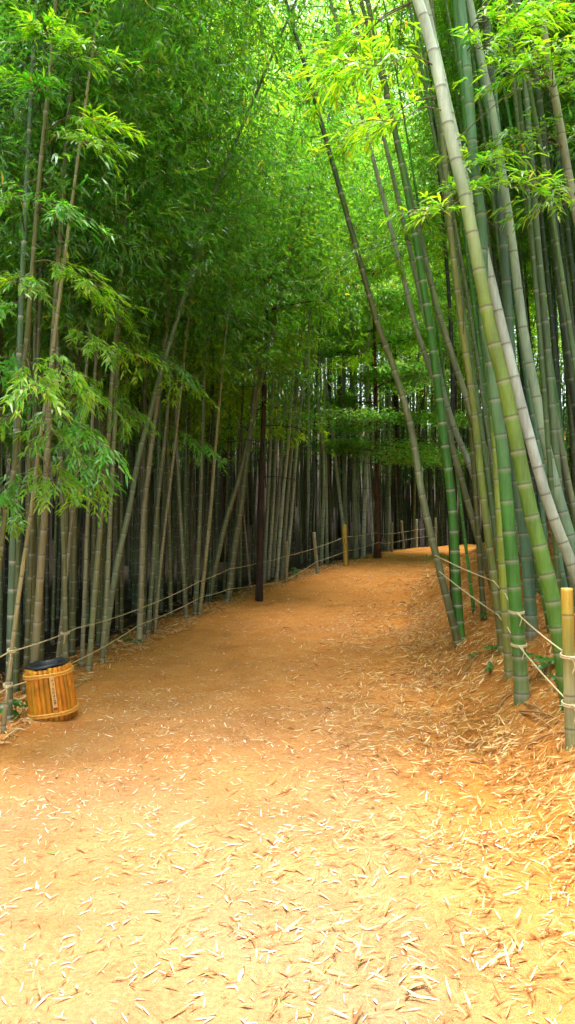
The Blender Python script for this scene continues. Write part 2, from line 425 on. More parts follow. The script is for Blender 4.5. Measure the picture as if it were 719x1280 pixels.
ROOTS = {}
GR = 'bamboos on the leaf covered bank'
def R(key, label, pts, w, tint, **kw):
    kw.setdefault('h0', 9.0); kw.setdefault('pool', 'bright'); kw.setdefault('wide', .5); kw.setdefault('group', GR); kw.setdefault('ringw', .6)
    if 'Y' not in kw:
        kw['Y'] = float(hit(*pts[0])[1])
    ROOTS[key] = traced(label, pts, w, tint, **kw)
R('ringed', 'bright green bamboo with white rings standing at the path edge by the rope', [(575, 803), (570, 720), (566, 640), (557, 560), (543, 448), (533, 380), (515, 270), (494, 165)], 13, [(0, FRESH), (5, FRESH), (8, GREY)], ringw=1.15)
R('bowed', 'dark olive bamboo bowing over the path, the rope tied round its foot', [(562, 765), (543, 685), (528, 620), (514, 535), (492, 459), (472, 404), (437, 280), (412, 190)], 10, [(0, OLIVE), (2, GREY), (4, OLIVE), (6, DARK)], h0=7.5, Y=8.9)
R('gateway', 'thick green bamboo with both ropes looped round it, brown twig litter at its foot', [(653, 876), (647, 782), (640, 703), (633, 620), (628, 560), (620, 506), (614, 452), (604, 380), (602, 280), (592, 200), (585, 100), (576, 0)], 18.5, [(0, (.16, .19, .09)), (.6, FRESH), (1.6, FRESH), (2.6, (.12, .22, .10)), (3.4, TEAL), (8, TEAL)])
R('giant', 'thickest bamboo, yellow-green low down and silvery above, leaning across its neighbours', [(710, 868), (690, 746), (672, 674), (659, 620), (640, 524), (626, 463), (614, 416), (603, 360), (582, 250), (565, 180), (549, 100), (535, 40), (522, 0)], 21, [(0, FRESH), (1.4, (.11, .22, .035)), (2.4, (.17, .26, .04)), (3.2, (.20, .27, .05)), (3.9, (.30, .36, .2)), (4.8, WHITE), (9, SILVER)], Y=5.7)
R('white', 'chalky white bamboo slanting close beside the thickest bamboo', [(772, 850), (745, 780), (719, 717), (698, 663), (680, 612), (656, 524), (640, 459), (626, 402), (602, 300), (580, 220), (567, 160)], 15, [(0, GREY), (1, (.32, .36, .28)), (2, WHITE), (9, WHITE)], Y=6.6)
R('grey_slant', 'pale grey-green slanting bamboo just right of the chalky white one', [(735, 745), (703, 637), (683, 560), (669, 488), (656, 423), (640, 300), (627, 210), (615, 135), (600, 65), (587, 0)], 14, [(0, TEAL), (2, (.26, .34, .24)), (9, SILVER)], Y=7.2)
R('lime_foot', 'yellow-green bamboo rising directly behind the double-roped green one', [(637, 829), (629, 710), (624, 620), (618, 524), (606, 420), (596, 300)], 13, [(0, (.2, .2, .07)), (1, LIME), (2, (.2, .26, .05)), (4, FRESH)], Y=7.0)
R('teal_foot', 'blue-green bamboo with a brown stump-like foot behind the two ropes', [(666, 800), (658, 692), (649, 620), (643, 540), (636, 400), (625, 250)], 15.5, [(0, (.2, .16, .10)), (.25, TEAL), (3, (.10, .17, .11)), (6, DARK)], Y=7.6)
R('roped_thin', 'slender yellow-green bamboo holding the middle of the rope span', [(627, 800), (618, 728), (604, 620), (593, 517), (584, 452), (575, 391), (562, 280), (556, 200)], 10.5, [(0, OLIVE), (2, (.17, .23, .04)), (3.5, (.2, .2, .05)), (6, GREY)], Y=7.7)
R('crossing', 'grey-green bamboo leaning steeply, crossing behind the yellow-green ones', [(668, 735), (643, 660), (618, 592), (600, 546), (586, 506), (568, 452), (548, 390), (525, 295), (505, 210), (490, 150)], 10, GREY, Y=9.2)
R('lean_low', 'grey bamboo leaning far towards the path, its foot dark', [(619, 745), (597, 672), (582, 618), (564, 553), (550, 499), (532, 445), (519, 405), (505, 350), (490, 290)], 8.5, [(0, OLIVE), (3, GREY), (5, (.30, .34, .28))], Y=9.6)
R('lean_twin', 'grey-green bamboo leaning parallel to and above its grey twin', [(640, 735), (620, 672), (604, 628), (586, 578), (568, 535), (554, 488), (544, 440), (530, 390), (512, 310)], 8.5, (.29, .34, .25), Y=9.9)
for lb, pts, w, tn in [('slim green bamboo in the gap just behind the thickest one', [(692, 800), (668, 680), (645, 560), (624, 440), (604, 300), (590, 180)], 9.5, FRESH),
                       ('slim teal bamboo rising between the thickest and the grey-green slanting ones', [(712, 770), (690, 650), (668, 530), (648, 400), (634, 280), (622, 150)], 9, TEAL),
                       ('dull green bamboo whose foot hides behind the yellow-topped post', [(722, 800), (705, 680), (694, 560), (684, 430), (672, 300), (662, 170)], 11, (.10, .15, .07)),
                       ('straight slim olive bamboo behind the middle of the rope span', [(604, 760), (596, 640), (588, 520), (578, 400), (566, 260)], 7.5, OLIVE),
                       ('slim grey bamboo nearly parallel to the chalky white one', [(742, 740), (716, 630), (694, 520), (676, 400), (662, 280), (650, 160)], 9, GREY)]:
    R(lb, lb, pts, w, tn, Y=float(np.interp(pts[0][0], [600, 690, 745], [9.4, 7.4, 7.9])))
R('brown_top', 'brownish grey bamboo leaning at the edge of the stand among bright sprays', [(790, 700), (760, 480), (735, 330), (719, 262), (710, 215), (697, 138), (686, 83), (675, 0)], 14, (.28, .27, .20), Y=7.0)
R('charcoal', 'charcoal-dark bamboo upright behind the grey-green slanting one', [(706, 700), (694, 560), (682, 430), (668, 300), (655, 190), (640, 60), (634, 0)], 14, (.07, .09, .055), Y=8.8)
R('charcoal_b', 'dark bamboo with pale node rings at the far end of the stand', [(745, 690), (722, 520), (705, 400), (692, 290), (678, 160), (664, 30)], 13, (.085, .11, .07), Y=8.4)
R('dark_stem', 'near-black slim stem standing upright at the corner of the bank', [(565, 705), (563, 600), (566, 480), (562, 380), (556, 300)], 7, (.03, .028, .022), Y=11.5, ringw=.2)

GL = 'bamboos lining the rope fence'
def Lf(label, pts, w, tint, **kw):
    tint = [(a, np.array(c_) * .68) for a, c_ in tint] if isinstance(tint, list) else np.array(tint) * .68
    kw.setdefault('h0', 4.4); kw.setdefault('pool', 'dense'); kw.setdefault('group', GL); kw.setdefault('ringw', .5)
    return traced(label, pts, w, tint, **kw)
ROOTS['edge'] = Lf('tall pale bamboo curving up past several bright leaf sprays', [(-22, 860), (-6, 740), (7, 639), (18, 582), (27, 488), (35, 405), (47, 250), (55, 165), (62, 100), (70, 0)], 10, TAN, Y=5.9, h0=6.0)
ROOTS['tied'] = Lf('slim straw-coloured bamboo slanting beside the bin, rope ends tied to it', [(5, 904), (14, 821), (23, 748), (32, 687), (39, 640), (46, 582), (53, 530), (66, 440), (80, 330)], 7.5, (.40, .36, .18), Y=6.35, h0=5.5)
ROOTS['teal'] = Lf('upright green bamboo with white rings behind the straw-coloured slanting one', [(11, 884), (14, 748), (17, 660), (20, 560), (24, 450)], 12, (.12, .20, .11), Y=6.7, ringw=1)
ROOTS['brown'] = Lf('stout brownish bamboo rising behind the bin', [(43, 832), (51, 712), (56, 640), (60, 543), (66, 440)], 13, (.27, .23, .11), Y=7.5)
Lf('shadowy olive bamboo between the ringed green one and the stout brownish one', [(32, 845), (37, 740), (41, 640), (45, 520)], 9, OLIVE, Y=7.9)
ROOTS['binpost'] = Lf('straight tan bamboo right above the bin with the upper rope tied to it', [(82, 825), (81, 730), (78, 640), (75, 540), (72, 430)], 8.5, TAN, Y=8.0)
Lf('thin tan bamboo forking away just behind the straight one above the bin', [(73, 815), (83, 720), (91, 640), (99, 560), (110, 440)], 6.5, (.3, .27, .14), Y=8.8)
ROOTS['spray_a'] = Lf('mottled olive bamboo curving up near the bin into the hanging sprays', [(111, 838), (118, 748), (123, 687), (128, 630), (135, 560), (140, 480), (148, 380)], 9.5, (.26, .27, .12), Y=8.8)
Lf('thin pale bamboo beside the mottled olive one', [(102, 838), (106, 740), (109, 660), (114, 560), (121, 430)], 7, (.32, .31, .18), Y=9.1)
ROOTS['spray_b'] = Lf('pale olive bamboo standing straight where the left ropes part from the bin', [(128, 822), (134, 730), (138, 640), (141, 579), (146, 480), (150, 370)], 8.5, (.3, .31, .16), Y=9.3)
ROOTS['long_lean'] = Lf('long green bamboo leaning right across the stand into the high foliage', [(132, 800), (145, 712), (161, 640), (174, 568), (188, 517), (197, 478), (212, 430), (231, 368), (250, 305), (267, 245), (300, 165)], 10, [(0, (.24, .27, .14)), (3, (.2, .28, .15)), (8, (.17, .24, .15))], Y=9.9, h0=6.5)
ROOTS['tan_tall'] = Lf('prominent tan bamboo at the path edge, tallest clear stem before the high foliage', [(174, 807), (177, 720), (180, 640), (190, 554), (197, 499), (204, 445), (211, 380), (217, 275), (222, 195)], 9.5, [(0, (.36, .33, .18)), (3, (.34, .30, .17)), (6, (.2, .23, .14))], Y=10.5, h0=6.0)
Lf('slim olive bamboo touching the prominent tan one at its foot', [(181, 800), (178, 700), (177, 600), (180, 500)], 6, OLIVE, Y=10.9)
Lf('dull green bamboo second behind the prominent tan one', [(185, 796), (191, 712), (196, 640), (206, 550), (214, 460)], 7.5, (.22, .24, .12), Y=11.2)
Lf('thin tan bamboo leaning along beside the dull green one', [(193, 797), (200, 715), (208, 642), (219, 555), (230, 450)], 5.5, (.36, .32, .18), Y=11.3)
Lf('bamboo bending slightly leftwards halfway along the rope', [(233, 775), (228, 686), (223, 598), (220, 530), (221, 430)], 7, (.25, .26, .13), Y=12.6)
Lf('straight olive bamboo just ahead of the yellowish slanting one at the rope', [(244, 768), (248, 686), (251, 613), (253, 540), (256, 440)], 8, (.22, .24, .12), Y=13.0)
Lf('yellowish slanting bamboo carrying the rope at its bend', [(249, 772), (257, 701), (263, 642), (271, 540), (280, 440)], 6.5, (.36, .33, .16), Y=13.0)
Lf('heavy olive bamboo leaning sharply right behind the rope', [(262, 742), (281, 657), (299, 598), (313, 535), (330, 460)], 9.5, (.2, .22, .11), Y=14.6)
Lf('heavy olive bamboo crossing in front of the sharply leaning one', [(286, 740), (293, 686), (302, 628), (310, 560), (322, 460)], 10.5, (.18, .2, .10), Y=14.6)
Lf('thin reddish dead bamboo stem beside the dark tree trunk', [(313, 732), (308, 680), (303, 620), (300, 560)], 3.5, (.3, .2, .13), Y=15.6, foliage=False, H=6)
GP = 'pale bamboos fanning out beside the dark tree trunk'
for k, pts in enumerate([[(330, 728), (334, 640), (338, 560), (341, 480)], [(335, 726), (341, 640), (345, 560), (349, 480)], [(340, 727), (347, 630), (354, 545), (359, 470)],
                         [(346, 724), (354, 620), (361, 550), (366, 470)], [(352, 722), (359, 630), (366, 550), (373, 470)], [(326, 729), (327, 640), (329, 560), (331, 470)], [(357, 722), (365, 640), (371, 560), (380, 470)]]):
    traced('pale grey bamboo in the fan of light stems beside the dark tree trunk', pts, 6.0, (.40, .42, .32) if k % 2 else (.26, .28, .2), Y=17.6 + .45 * (k % 3) + .2, h0=6.5, H=14, pool='mid', group=GP, ringw=.4, sides=8, rich=False)
GF = 'bamboos behind the fence posts at the bend'
far = [('pale thin bamboo standing alone between the first two fence posts', [(386, 712), (386, 600), (386, 516)], 5, PALE, 20.6),
       ('bamboo curving left at the top behind the leaning fence post', [(402, 706), (405, 581), (396, 480)], 5.5, (.3, .32, .23), 21.5),
       ('straight greyish bamboo next behind the leaning fence post', [(409, 706), (408, 600), (406, 500)], 5, (.3, .32, .23), 22.0),
       ('bamboo bent sideways like a bow behind the golden fence post', [(432, 700), (428, 650), (414, 527), (406, 470)], 6, (.33, .36, .26), 22.4),
       ('thick dark green bamboo right behind the golden fence post', [(433, 700), (431, 600), (430, 490)], 7.5, (.16, .2, .12), 22.9),
       ('thick green-grey bamboo between the golden post and the reddish tree', [(445, 700), (443, 600), (441, 490)], 8.5, (.22, .26, .17), 23.0),
       ('brightest silvery bamboo just beside the reddish tree trunk', [(454, 700), (457, 600), (459, 520), (461, 440)], 7, (.5, .54, .48), 23.3),
       ('thin bright bamboo squeezed against the reddish tree trunk', [(467, 690), (462, 600), (459, 500)], 4.5, (.45, .5, .43), 24.4),
       ('dull green bamboo close behind the reddish tree trunk', [(484, 690), (486, 600), (487, 480)], 6.5, (.18, .22, .14), 25.5)]
for lb, pts, w, tn, Y in far:
    traced(lb, pts, w, tn, Y=Y, h0=8, H=15, pool='mid', group=GF, ringw=.4, sides=8, rich=False)

# --- the rest of the stand: individuals nothing tells apart, plus unseen ones added for shade
placed = []
def scatter(n, label, group, ys, ds, side, lean, tints, pool, h0, H, r, wide=1.0, mind=.38, pxr=(-60, 780), sides=7, hide=False):
    k = tries = 0
    while k < n and tries < 20000:
        tries += 1
        y = rng.uniform(*ys); d = ds[0] + (ds[1] - ds[0]) * rng.random() ** 1.15
        x = (float(np.interp(y, _yy, _XL)) - d) if side < 0 else (float(np.interp(y, _yy, _XR)) + d)
        px = 359.5 + x / y * F
        if hide and y > .5 and -130 < px < 860: continue
        if not pxr[0] < px < pxr[1]: continue
        if any((x - a) ** 2 + (y - b) ** 2 < mind ** 2 for a, b in placed): continue
        placed.append((x, y)); k += 1
        z = float(ground(x, y)) - .01
        h = rng.uniform(*H); lx = rng.uniform(*lean); ly = rng.uniform(-.06, .05)
        cur = rng.uniform(.5, 1.5); wd = wide
        if side < 0 and 8.5 < y < 14.6: lx = min(lx, .015); wd = wide * .8
        pts = [np.array([x + lx * (t * h) * (.6 + .4 * cur * t), y + ly * t * h, z + t * h * (1 - .02 * t)]) for t in (0, .25, .5, .75, 1)]
        C = spline(pts, .2)
        tn = np.array(tints[rng.integers(len(tints))]) * rng.uniform(.75, 1.2)
        pl_ = pool[rng.integers(len(pool))]
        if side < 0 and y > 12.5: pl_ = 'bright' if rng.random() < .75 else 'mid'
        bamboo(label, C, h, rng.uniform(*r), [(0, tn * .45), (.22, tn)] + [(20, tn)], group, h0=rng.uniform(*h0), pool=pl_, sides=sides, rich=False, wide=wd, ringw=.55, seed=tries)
for o, C in ROOTS.values(): placed.append((C[0][0], C[0][1]))
OL = [(.085, .105, .035), (.09, .125, .05), (.11, .12, .042), (.07, .11, .042), (.12, .115, .04)]
scatter(50, 'olive bamboo in the first rows of the dense stand beyond the long rope', 'bamboos in the first rows beyond the rope', (7.2, 17), (.25, 2.0), -1, (-.03, .10), OL, ['dense', 'dense', 'mid'], (3.3, 4.5), (10.5, 13.5), (.024, .042), mind=.42)
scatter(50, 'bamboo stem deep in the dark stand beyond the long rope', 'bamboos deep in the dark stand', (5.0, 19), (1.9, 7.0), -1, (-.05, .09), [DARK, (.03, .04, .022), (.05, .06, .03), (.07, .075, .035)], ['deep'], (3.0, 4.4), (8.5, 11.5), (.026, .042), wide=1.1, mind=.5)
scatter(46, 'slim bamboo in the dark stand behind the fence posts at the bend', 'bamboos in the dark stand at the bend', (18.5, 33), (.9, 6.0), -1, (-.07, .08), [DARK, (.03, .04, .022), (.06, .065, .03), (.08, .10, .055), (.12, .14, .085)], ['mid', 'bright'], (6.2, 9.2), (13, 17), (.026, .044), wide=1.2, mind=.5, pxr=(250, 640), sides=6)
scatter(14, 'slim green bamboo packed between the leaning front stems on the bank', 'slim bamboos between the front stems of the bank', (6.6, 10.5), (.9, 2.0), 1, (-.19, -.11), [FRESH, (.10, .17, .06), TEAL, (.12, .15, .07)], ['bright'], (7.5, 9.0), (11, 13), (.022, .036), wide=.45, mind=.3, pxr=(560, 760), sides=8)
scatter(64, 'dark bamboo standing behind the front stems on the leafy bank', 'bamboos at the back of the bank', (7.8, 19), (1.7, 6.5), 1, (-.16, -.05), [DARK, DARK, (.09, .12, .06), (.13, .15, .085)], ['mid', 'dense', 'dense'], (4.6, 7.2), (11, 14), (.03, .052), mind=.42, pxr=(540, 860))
scatter(22, 'slim dark bamboo far behind the end of the path', 'bamboos far behind the end of the path', (28, 38), (.8, 9.0), -1, (-.06, .04), OL + [DARK], ['mid', 'bright'], (5.5, 9.0), (13, 17), (.03, .05), wide=1.2, mind=.5, pxr=(470, 760), sides=6)
scatter(9, 'unseen bamboo added across from the bank to shade the near path', 'unseen bamboos added across from the bank to shade the near path', (-2.5, 4.6), (.3, 2.5), -1, (.05, .22), [GREY, OLIVE, TAN], ['bright', 'mid'], (5.0, 7.0), (10, 12.5), (.03, .045), mind=.8, pxr=(-1e9, 1e9), sides=6, hide=True)  # out of view, added only so the near path gets shade
scatter(18, 'unseen bamboo added on the bank side to shade the near path', 'unseen bamboos added on the bank side to shade the near path', (-2.5, 7.0), (.9, 5.0), 1, (-.16, -.02), [GREY, OLIVE, FRESH], ['bright', 'mid'], (5.5, 7.5), (11, 13.5), (.04, .055), mind=.9, pxr=(-1e9, 1e9), sides=6, hide=True)  # more bamboos added outside the frame to cast shade on the near path
scatter(16, 'dark bamboo beyond the bank where the path turns out of sight', 'bamboos beyond the turn of the path', (18.5, 29), (.5, 4.0), 1, (-.16, -.02), [DARK, OLIVE, GREY], ['bright', 'mid'], (6.0, 8.0), (13, 16), (.04, .06), wide=1.2, mind=.6, pxr=(480, 800), sides=6)

# --- far-off wood, a mass nobody could count
M = Mesh(); MF = Mesh(); rg = np.random.default_rng(55)
Pc = []
while len(Pc) < 2200:
    y = rg.uniform(0, 52); side = rg.random()
    l_, r_ = np.interp(y, _yy, _XL), np.interp(y, _yy, _XR)
    x = l_ - rg.uniform(7.2, 20) if side < .5 else r_ + rg.uniform(6.8, 16)
    if y > 34 or side > .85: y = rg.uniform(34, 50); x = rg.uniform(-16, 30)
    if y < 34 and l_ - 7 < x < r_ + 6.5: continue
    Pc.append((x, y))
for x, y in Pc:
    z = float(ground(x, y)); h = rg.uniform(10, 15); a = rg.uniform(-.06, .06, 2)
    t = np.array([0, .3, .6, 1])[:, None]
    V, p = tube(np.array([x, y, z - .1]) + t * h * np.array([a[0], a[1], 1]), np.array([1, .9, .7, .25]) * rg.uniform(.035, .055), 5, False)
    M.add(V, p, tint=np.array(OL[rg.integers(len(OL))]) * rg.uniform(.25, .6), ring=0.0, scar=0.0)
tag(M.build('distant_stems', M_culm), kind='stuff')
n = 300000
q = rg.integers(len(Pc), size=n); base = np.array(Pc)[q]
P = np.stack([base[:, 0] + rg.standard_normal(n) * .9, base[:, 1] + rg.standard_normal(n) * .9, rg.uniform(3.2, 15, n)], 1)
P[:, 2] += ground(P[:, 0], P[:, 1])
V, p, tt = leaves(P, rg.standard_normal((n, 3)) * .7 + np.array([0, 0, -.6]), rg.standard_normal((n, 3)) * .6 + np.array([0, 0, 1]), rg.uniform(.18, .34, n), rg.uniform(.05, .09, n), leaf_tint(n, (.045, .125, .014), rg))
MF.add(V, p, tint=tt); tag(MF.build('distant_foliage', M_leaf, smooth=False), kind='stuff')

# ------------------------------------------------------------------ leafy sprays on the clear stems
def spray(key, px, py, Y, L, droop, tint, seed, dirx=1, n_twig=7, per=15, Lm=.125, lean=.1, rise=.35):
    """one leafy branch (> leaves) of a bamboo; (px, py) is where its leaves hang"""
    root, C = ROOTS[key]; rg = np.random.default_rng(seed)
    tip = at(px, py, Y)
    i = int(np.argmin(np.abs(C[:, 2] - (tip[2] + .1 + L * .1)))); start = C[i]
    mid = (start + tip) / 2 + np.array([0, 0, rise * .4 * np.linalg.norm(tip - start)])
    dirv = norm((tip - start) * np.array([1, 1, 0]) + np.array([1e-3, 0, 0]))
    end = tip + dirv * L * .5 + np.array([0, 0, -L * droop * .5])
    ax = spline([start, mid, tip, end], .05)
    M = Mesh(); ML = Mesh(); V, p = tube(ax, np.linspace(.006, .0018, len(ax)), 5); M.add(V, p)
    j0 = int(len(ax) * .35)
    for t in range(n_twig):
        a = ax[int(j0 + (len(ax) - 1 - j0) * (t + rg.random()) / n_twig)]
        side = np.cross(dirv, [0, 0, 1]) * (1 if t % 2 else -1)
        d = norm(dirv * .7 + side * rg.uniform(.3, .9) + np.array([0, 0, rg.uniform(-.35, .3) - droop * .3]))
        l_ = L * rg.uniform(.28, .55); u = np.linspace(0, 1, 7)[:, None]
        tw = a + d * l_ * u + np.array([0, 0, -1]) * l_ * droop * u ** 2
        V, p = tube(tw, np.linspace(.003, .001, 7), 4); M.add(V, p)
        k = per; s = rg.uniform(.15, 1.0, k)
        P = np.stack([np.interp(s, u[:, 0], tw[:, m]) for m in range(3)], 1) + rg.standard_normal((k, 3)) * .012
        sd = rg.choice([-1, 1], k)[:, None] * np.cross(d, [0, 0, 1])[None, :]
        D = d[None, :] * .8 + sd * rg.uniform(.1, .9, (k, 1)) + rg.standard_normal((k, 3)) * .22 + np.array([0, 0, -1]) * (droop * rg.uniform(.5, 1.5, (k, 1)))
        V, p, tt = leaves(P, D, rg.standard_normal((k, 3)) * .35 + np.array([0, -.3, 1]), Lm * rg.uniform(.7, 1.25, k), Lm * .16 * rg.uniform(.8, 1.2, k), leaf_tint(k, tint, rg, .3, .015), True, .15)
        ML.add(V, p, tint=tt)
    b = M.build('branch', M_twig, root, np.array(root.location))
    ML.build('leaves', M_leaf, b, np.array(root.location), smooth=False)
def bare_twig(key, px, py, L, seed):
    root, C = ROOTS[key]; rg = np.random.default_rng(seed); M = Mesh()
    p = at(px, py, C[0][1]); a = C[int(np.argmin(np.abs(C[:, 2] - p[2])))]
    d = norm(np.array([rg.uniform(-1, 1), -rg.uniform(.2, .8), rg.uniform(.1, .5)]))
    P = spline([a, a + d * L * .5 + [0, 0, .03], a + d * L + [0, 0, -.06 * L]], .05); V, q = tube(P, np.linspace(.005, .0015, len(P)), 5); M.add(V, q)
    for m in range(4):
        b = P[int(len(P) * (.35 + .15 * m))]; e = b + norm(d + rg.standard_normal(3) * .8) * L * .35
        V, q = tube(spline([b, (b + e) / 2 + [0, 0, .02], e], .05), .0018, 4); M.add(V, q)
    M.build('branch', M_twig, root, np.array(root.location))
for q, (key, px, py, L) in enumerate([('gateway', 600, 290, 1.1), ('giant', 560, 180, .9), ('grey_slant', 640, 300, .9), ('brown_top', 715, 250, .8), ('charcoal', 668, 300, .9), ('roped_thin', 580, 420, .8), ('lean_low', 519, 405, 1.0), ('lean_low', 540, 470, .8), ('bowed', 472, 404, .9), ('bowed', 440, 290, 1.0), ('lean_twin', 560, 500, .8),
                                      ('tan_tall', 190, 554, .7), ('long_lean', 200, 470, .7), ('tied', 46, 582, .6), ('brown', 56, 640, .5), ('spray_a', 123, 687, .5)]):
    bare_twig(key, px, py, L, 700 + q)
YG = (.16, .35, .012); GG = (.095, .30, .012)
k = 0
for key, px, py, L, dr in [('edge', 95, 72, .7, .35), ('edge', 60, 45, .5, .3), ('edge', 50, 115, .5, .4), ('edge', 108, 178, .6, .4), ('edge', 120, 155, .5, .3), ('edge', 70, 260, .7, .6), ('edge', 15, 250, .7, .5), ('edge', 85, 345, .7, .6),
                           ('edge', 12, 390, .7, .6), ('edge', 30, 350, .7, .6), ('edge', 38, 468, .75, .7), ('edge', 10, 455, .6, .7), ('edge', 5, 530, .6, .7), ('tied', 75, 455, .7, .7), ('tied', 90, 530, .8, .8), ('tied', 60, 525, .7, .8), ('tied', 60, 590, .7, .7),
                           ('tied', 5, 610, .6, .7), ('tied', 8, 665, .55, .6), ('brown', 105, 420, .8, .7), ('brown', 85, 560, .8, .9), ('spray_a', 120, 480, .9, .9), ('spray_a', 150, 500, .9, 1.0), ('spray_a', 125, 545, .9, 1.0), ('spray_a', 120, 600, .8, .9),
                           ('spray_b', 160, 430, .9, .8), ('spray_b', 190, 440, .9, .9), ('spray_b', 150, 400, .9, .7), ('binpost', 100, 480, .8, .8), ('binpost', 50, 500, .8, .8), ('binpost', 115, 370, .8, .6), ('tan_tall', 215, 470, .9, .8), ('tan_tall', 235, 545, .8, .9), ('long_lean', 175, 470, .9, .8)]:
    k += 1; Yk = ROOTS[key][1][0][1] - rng.uniform(.1, .5)
    spray(key, px, py, Yk, L, dr * .68, GG if k % 3 == 0 else YG, 900 + k, n_twig=10, per=24, Lm=.112)
for key, px, py, L, Yo in [('giant', 480, 82, .8, -.3), ('giant', 440, 65, .7, .4), ('giant', 500, 150, .7, -.2), ('giant', 470, 165, .6, .2), ('crossing', 470, 310, .8, -.3), ('ringed', 500, 320, .8, .2), ('gateway', 555, 265, .7, -.4), ('gateway', 600, 60, .7, -.3),
                           ('grey_slant', 640, 50, .9, -.5), ('grey_slant', 625, 20, .8, -.3), ('brown_top', 690, 75, .9, -.8), ('brown_top', 665, 85, .8, -.6), ('brown_top', 660, 175, .9, -.5), ('brown_top', 630, 190, .8, -.3), ('brown_top', 700, 20, .8, -.4), ('white', 600, 205, .7, -.3), ('bowed', 455, 440, .7, .3),
                           ('ringed', 545, 300, .6, .5), ('charcoal', 705, 175, .8, -.6), ('charcoal', 690, 20, .9, -.6), ('charcoal', 660, 110, .8, -.5), ('charcoal_b', 712, 60, .9, -.6), ('charcoal_b', 700, 120, .8, -.4), ('brown_top', 715, 100, .9, -.5), ('brown_top', 640, 95, .9, -.7), ('grey_slant', 620, 70, .8, -.4),
                           ('grey_slant', 655, 15, .9, -.6), ('gateway', 610, 25, .8, -.4), ('giant', 460, 25, .8, .3), ('giant', 500, 45, .8, .5), ('giant', 420, 95, .7, .6), ('crossing', 520, 270, .8, .2), ('crossing', 450, 330, .7, .2), ('lean_twin', 545, 390, .6, -.3), ('gateway', 640, 235, .7, -.5), ('brown_top', 690, 250, .8, -.4), ('white', 585, 240, .6, -.5)]:
    k += 1
    spray(key, px, py, ROOTS[key][1][0][1] + Yo, L * 1.1, .25, YG, 900 + k, n_twig=9, per=17)

# ------------------------------------------------------------------ broadleaf trees
def crown_mesh(seed, clumps, base, n_leaf, Lm=.095, Wm=.05, spread=(.6, .6, .2)):
    rg = np.random.default_rng(seed); clumps = np.asarray(clumps)
    q = rg.integers(len(clumps), size=n_leaf)
    P = clumps[q] + rg.standard_normal((n_leaf, 3)) * np.array(spread)
    D = rg.standard_normal((n_leaf, 3)) * np.array([1, 1, .35]) + np.array([0, 0, -.25])
    sh = (1 + .25 * rg.standard_normal((len(clumps), 1))).clip(.6, 1.5)[q]
    return leaves(P, D, rg.standard_normal((n_leaf, 3)) * .35 + np.array([0, 0, 1.0]), Lm * rg.uniform(.7, 1.4, n_leaf), Wm * rg.uniform(.7, 1.3, n_leaf), leaf_tint(n_leaf, base, rg, .3, .02) * sh)
def tree(name, label, base, top, r0, bark, limbs, n_leaf, tint, seed, group=None, dead=(), Lm=.095, Wm=.05, flare=1.0, spread=(.7, .7, .22)):
    """limbs: (height, azimuth, length, rise)"""
    base = np.array([base[0], base[1], float(ground(base[0], base[1])) - .02]); rg = np.random.default_rng(seed)
    root = thing(name, label, 'tree', base, group)
    u = np.linspace(0, 1, 26)[:, None]; top = np.asarray(top, float)
    ax = base + (top - base) * u + np.stack([.05 * np.sin(u[:, 0] * 9 + seed), .05 * np.sin(u[:, 0] * 7), 0 * u[:, 0]], 1) * u
    Rr = r0 * (1 - .82 * u[:, 0]) * (1 + .07 * rg.standard_normal(26)); Rr[0] *= 1 + .55 * flare; Rr[1] *= 1 + .08 * flare
    M = Mesh(); V, p = tube(ax, Rr, 10); M.add(V, p); clumps = []
    at_h = lambda h: np.array([np.interp(h, ax[:, 2] - base[2], ax[:, m]) for m in range(3)])
    for h, az, L, rise in limbs:
        s = at_h(h); d = np.array([math.cos(az), math.sin(az), 0])
        w = np.linspace(0, 1, 8)[:, None]
        b = s + d * L * w + np.array([0, 0, 1]) * L * (rise * w - .12 * w ** 2) + rg.standard_normal((8, 3)) * .04 * w
        V, p = tube(b, np.linspace(max(.018, r0 * .3), .006, 8), 5); M.add(V, p)
        for t in (.35, .55, .75, .9, 1.0):
            c = s + d * L * t + np.array([0, 0, L * (rise * t - .12 * t * t)])
            clumps += [c + np.array([-d[1], d[0], 0]) * rg.uniform(-.45, .45) * L * t + np.array([0, 0, rg.uniform(-.1, .2)]) for _ in range(2)]
    M.build('trunk', bark, root, base)
    if n_leaf:
        V, p, tt = crown_mesh(seed + 1, clumps, tint, n_leaf, Lm, Wm, spread); M2 = Mesh(); M2.add(V, p, tint=tt); M2.build('crown', M_tree_leaf, root, base, smooth=False)
    for h, az, L, sag in dead:
        s = at_h(h); d = np.array([math.cos(az), math.sin(az), 0]); w = np.linspace(0, 1, 9)[:, None]
        b = s + d * L * w + np.array([0, 0, 1]) * (.10 * L * w - sag * L * w ** 2) + rg.standard_normal((9, 3)) * .02 * w
        V, p = tube(b, np.linspace(.012, .003, 9), 4); M3 = Mesh(); M3.add(V, p)
        for m in range(4):
            a = b[3 + m]; e = a + (d * .5 + np.array([-d[1], d[0], 0]) * rg.uniform(-1, 1) + np.array([0, 0, rg.uniform(-.4, .1)])) * L * .3
            V, p = tube(spline([a, (a + e) / 2 + np.array([0, 0, .02]), e], .08), .003, 3); M3.add(V, p)
        M3.build('branch', bark, root, base)
    return root
BL = (.19, .37, .015)
p1 = hit(324, 751)
tr = at(331, 400, p1[1] + .1); 
tree('tree', 'slim near-black tree trunk standing in front of the ropes on the path edge', p1, at(336, 180, p1[1] + .2), .075, M_bark_dark,
     [(5.9 + i * .25, 2.4 * i + .3, 1.4 - .04 * i, .35) for i in range(11)], 8000, (.06, .16, .018), 41, dead=[(2.5 + .35 * i, 2.1 * i, .9 + .2 * (i % 3), .25) for i in range(7)], flare=.4)
